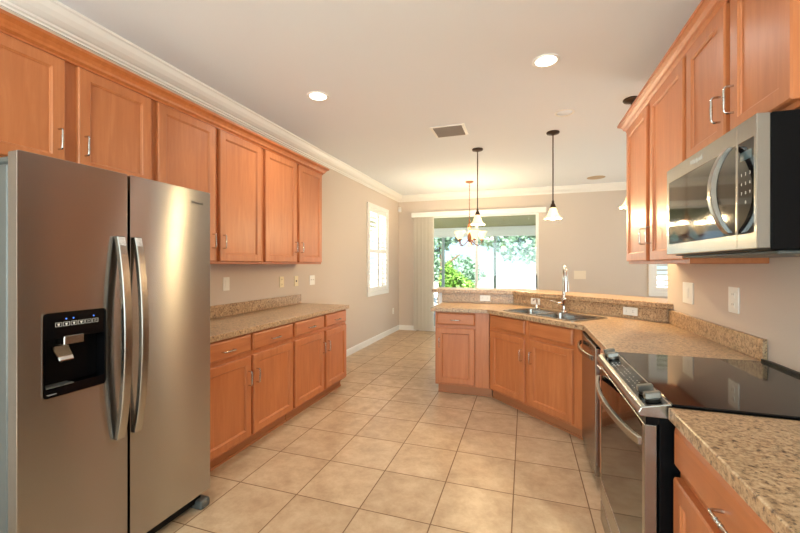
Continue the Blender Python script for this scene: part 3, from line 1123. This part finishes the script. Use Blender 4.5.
def shutter(label, hole, plane, a, sgn):
    u0, u1, v0, v1 = hole
    fm = (lambda u, v, t: (a + sgn * t, u, v)) if plane == 'x' else (lambda u, v, t: (u, a + sgn * t, v))
    base = fm((u0 + u1) / 2, v0 - .06, 0)
    t = thing('plantation_shutter', label, 'shutter', base, 0, 'plantation shutters')
    fw = .075
    M().plate(rect(u0 - fw, u1 + fw, v0 - fw, v1 + fw), [rect(u0, u1, v0, v1)], fm, .001, .030).build('frame', TRIM, t, bevel=.003)
    um_ = (u0 + u1) / 2
    vmid = (v0 + v1) / 2 - .02
    for p0, p1 in ((u0 + .002, um_ - .002), (um_ + .002, u1 - .002)):
        st = .045
        hs = [rect(p0 + st, p1 - st, v0 + .075, vmid - .03), rect(p0 + st, p1 - st, vmid + .03, v1 - .075)]
        pnl = M().plate(rect(p0, p1, v0 + .002, v1 - .002), hs, fm, -.010, .016).build('shutter_panel', TRIM, t, bevel=.002)
        lo = M()
        for q0, q1 in ((v0 + .075, vmid - .03), (vmid + .03, v1 - .075)):
            n = max(1, int((q1 - q0) / .078))
            for i in range(n):
                zc = q0 + (q1 - q0) * (i + .5) / n
                tl = .030
                dz = .010
                pts = [fm(p0 + st, zc - dz - .004, -tl), fm(p0 + st, zc - dz + .004, -tl), fm(p0 + st, zc + dz + .004, tl), fm(p0 + st, zc + dz - .004, tl)]
                pts += [fm(p1 - st, zc - dz - .004, -tl), fm(p1 - st, zc - dz + .004, -tl), fm(p1 - st, zc + dz + .004, tl), fm(p1 - st, zc + dz - .004, tl)]
                lo.add(pts, [(0, 1, 2, 3), (7, 6, 5, 4), (0, 4, 5, 1), (1, 5, 6, 2), (2, 6, 7, 3), (3, 7, 4, 0)])
        lo.build('louvers', TRIM, pnl)
    return t


shutter('white plantation shutter with open louvers on the left wall window', WL, 'x', XL, 1)
shutter('white plantation shutter seen under the right wall cabinets', W2, 'y', YB, -1)

vb = thing('vertical_blind', 'off-white vertical blind with valance over the sliding door, drawn left', 'blind', (-.92, YB - .05, 0))
M().box(-2.215, .375, YB - .105, YB - .001, 2.335, 2.432).build('valance', TRIM, vb, bevel=.003)
nv = 11
for i in range(nv):
    x = -2.155 + i * .038
    s = (-1) ** i
    m = M()
    prof_ = []
    for k in range(5):
        tt = -1 + k * .5
        prof_.append((x + .010 * (1 - tt * tt) + tt * .028 * (1 if i % 2 else .55), YB - .055 + tt * .038))
    pl = prof_ + [(p[0] + .0015, p[1] - .0012) for p in prof_[::-1]]
    m.prism(pl, .03, 2.334)
    m.build('vane', BLIND, vb)

# ------------------------------------------------------------------ ceiling fixtures
gd = 'recessed ceiling lights'


def downlight(x, y, r, label, lit):
    t = thing('recessed_light', label, 'ceiling light', (x, y, ZC), 0, gd)
    M().lathe([(r, -.0005), (r, -.006), (r - .008, -.009), (r - .020, -.006), (r - .022, -.0005)], (x, y, ZC), 36).build('trim_ring', WHITE, t)
    M().lathe([(0, -.004), (r - .021, -.004), (r - .021, -.001), (0, -.001)], (x, y, ZC), 36).build('lens', DISC if lit else LENS, t)
    if lit:
        l = lamp('downlight_lamp', 'SPOT', (x, y, ZC - .02), 55, (1, .98, .91), (0, 0, 0), spot_size=2.5, spot_blend=.8, shadow_soft_size=.07)


downlight(-1.668, 2.815, .092, 'lit round recessed light in the ceiling on the left, over the aisle', True)
downlight(.141, 2.83, .092, 'lit round recessed light in the ceiling on the right, toward the cabinets', True)
downlight(.355, 3.851, .088, 'unlit round recessed light near the right pendant', False)
o = M().lathe([(0, -.008), (.12, -.007), (.135, -.003), (.138, -.0004), (0, -.0004)], (1.111, 6.885, ZC), 36).build('ceiling_speaker', GRILLE)
tag(o, 'flat round tan ceiling speaker near the far wall', 'speaker')

ve = thing('ceiling_vent', 'square grey louvered air vent in the ceiling', 'vent', (-.765, 3.975, ZC))
vx0, vx1, vy0, vy1 = -.945, -.585, 3.82, 4.14
M().plate(rect(vx0, vx1, vy0, vy1), [rect(vx0 + .03, vx1 - .03, vy0 + .02, vy1 - .02)], lambda u, v, t: (u, v, t), ZC - .010, ZC - .0005).build('frame', TRIM, ve, bevel=.002)
M().box(vx0 + .02, vx1 - .02, vy0 + .012, vy1 - .012, ZC - .002, ZC - .0006).build('duct', SLOT, ve)
lv = M()
for i in range(8):
    y = vy0 + .035 + i * (vy1 - vy0 - .07) / 7
    yy = .014
    lv.add([(vx0 + .03, y - yy, ZC - .002), (vx1 - .03, y - yy, ZC - .002), (vx1 - .03, y + yy, ZC - .014), (vx0 + .03, y + yy, ZC - .014),
            (vx0 + .03, y - yy, ZC - .004), (vx1 - .03, y - yy, ZC - .004), (vx1 - .03, y + yy, ZC - .016), (vx0 + .03, y + yy, ZC - .016)],
           [(0, 1, 2, 3), (7, 6, 5, 4), (0, 4, 5, 1), (2, 6, 7, 3), (1, 5, 6, 2), (3, 7, 4, 0)])
lv.build('louvers', VENTM, ve)

# pendants
bell = [(.017, .128), (.026, .124), (.036, .108), (.044, .085), (.053, .056), (.064, .032), (.079, .012), (.092, 0.0),
        (.088, .002), (.076, .015), (.061, .035), (.050, .058), (.041, .086), (.033, .106), (.024, .121), (.015, .125)]


def scallop(a, j, r, z):
    k = max(0, 1 - z / .05)
    w = math.cos(6 * a) * k
    return r * (1 + .035 * w), z + .006 * w


gp = 'bell shade pendants over the bar'


def pendant(x, y, label):
    t = thing('pendant_light', label, 'pendant lamp', (x, y, ZC), 0, gp)
    M().lathe([(0, -.0005), (.066, -.0005), (.068, -.010), (.062, -.020), (.030, -.026), (.012, -.034), (0, -.034)], (x, y, ZC), 28).build('canopy', BRONZE, t)
    M().cyl((x, y, ZC - .03), (x, y, 2.055), .0065, seg=10).build('rod', BRONZE, t)
    M().lathe([(0, .075), (.009, .075), (.014, .055), (.012, .045), (.020, .035), (.030, .004), (.030, -.006), (0, -.006)], (x, y, 1.987), 20).build('socket', BRONZE, t)
    M().lathe(bell, (x, y, 1.862), 48, scallop).build('shade', SHADE, t)
    lamp('pendant_lamp', 'POINT', (x, y, 1.84), 34, (1, .74, .40), shadow_soft_size=.04)


pendant(-.556, 4.727, 'left bell-shade pendant, hanging in front of the sliding door')
pendant(.289, 4.378, 'middle bell-shade pendant, hanging over the sink before the far wall')
pendant(.878, 3.722, 'right bell-shade pendant, mostly hidden behind the right wall cabinets')

# chandelier
hx, hy = -.905, 6.53
ch = thing('chandelier', 'copper chandelier with upturned frosted shades hanging before the sliding door', 'chandelier', (hx, hy, ZC))
M().lathe([(0, -.0005), (.070, -.0005), (.072, -.010), (.05, -.024), (.014, -.034), (0, -.034)], (hx, hy, ZC), 24).build('canopy', COPPER, ch)
chain = M()
z = ZC - .03
i = 0
while z > 2.16:
    pts = []
    for k in range(9):
        a = 2 * PI * k / 8
        dx_, dz_ = .008 * math.cos(a), .020 * math.sin(a)
        pts.append((hx + (dx_ if i % 2 else 0), hy + (0 if i % 2 else dx_), z - .018 + dz_))
    chain.tube(pts, .0032, 6)
    z -= .030
    i += 1
chain.build('chain', COPPER, ch)
M().lathe([(0, .46), (.010, .455), (.018, .43), (.012, .40), (.024, .36), (.034, .32), (.022, .27), (.014, .22), (.028, .17), (.040, .13), (.030, .09), (.018, .06), (.0, .05)],
          (hx, hy, 1.70), 20).build('column', COPPER, ch)
cupb = [(.016, 0.0), (.030, .010), (.046, .030), (.060, .060), (.074, .095), (.094, .128), (.112, .150),
        (.108, .150), (.090, .130), (.070, .098), (.056, .062), (.042, .033), (.026, .013), (.012, .004)]
for k in range(5):
    a = math.radians(13 + 72 * k)
    ca, sa = math.cos(a), math.sin(a)
    R = .205
    prof_ = [(.02, .10), (.06, .055), (.10, .015), (.145, -.005), (.180, .005), (.200, .04), (.205, .085)]
    arm = M().tube([(hx + ca * r, hy + sa * r, 1.70 + z_) for r, z_ in prof_], .0075, 8).build('arm', COPPER, ch)
    M().lathe([(0, 0), (.024, 0), (.028, .010), (.018, .024), (0, .024)], (hx + ca * R, hy + sa * R, 1.778), 16).build('cup', COPPER, arm)
    M().lathe([(a_ * .86, b_ * .9) for a_, b_ in cupb], (hx + ca * R, hy + sa * R, 1.800), 40).build('shade', SHADE, ch)
    lamp('chandelier_lamp', 'POINT', (hx + ca * R, hy + sa * R, 1.95), 9, (1, .75, .42), shadow_soft_size=.04)
M().lathe([(.014, .085), (.030, .070), (.046, .035), (.062, 0), (.058, .002), (.042, .036), (.026, .068), (.010, .081)], (hx, hy, 1.665), 32).build('down_shade', SHADE, ch)
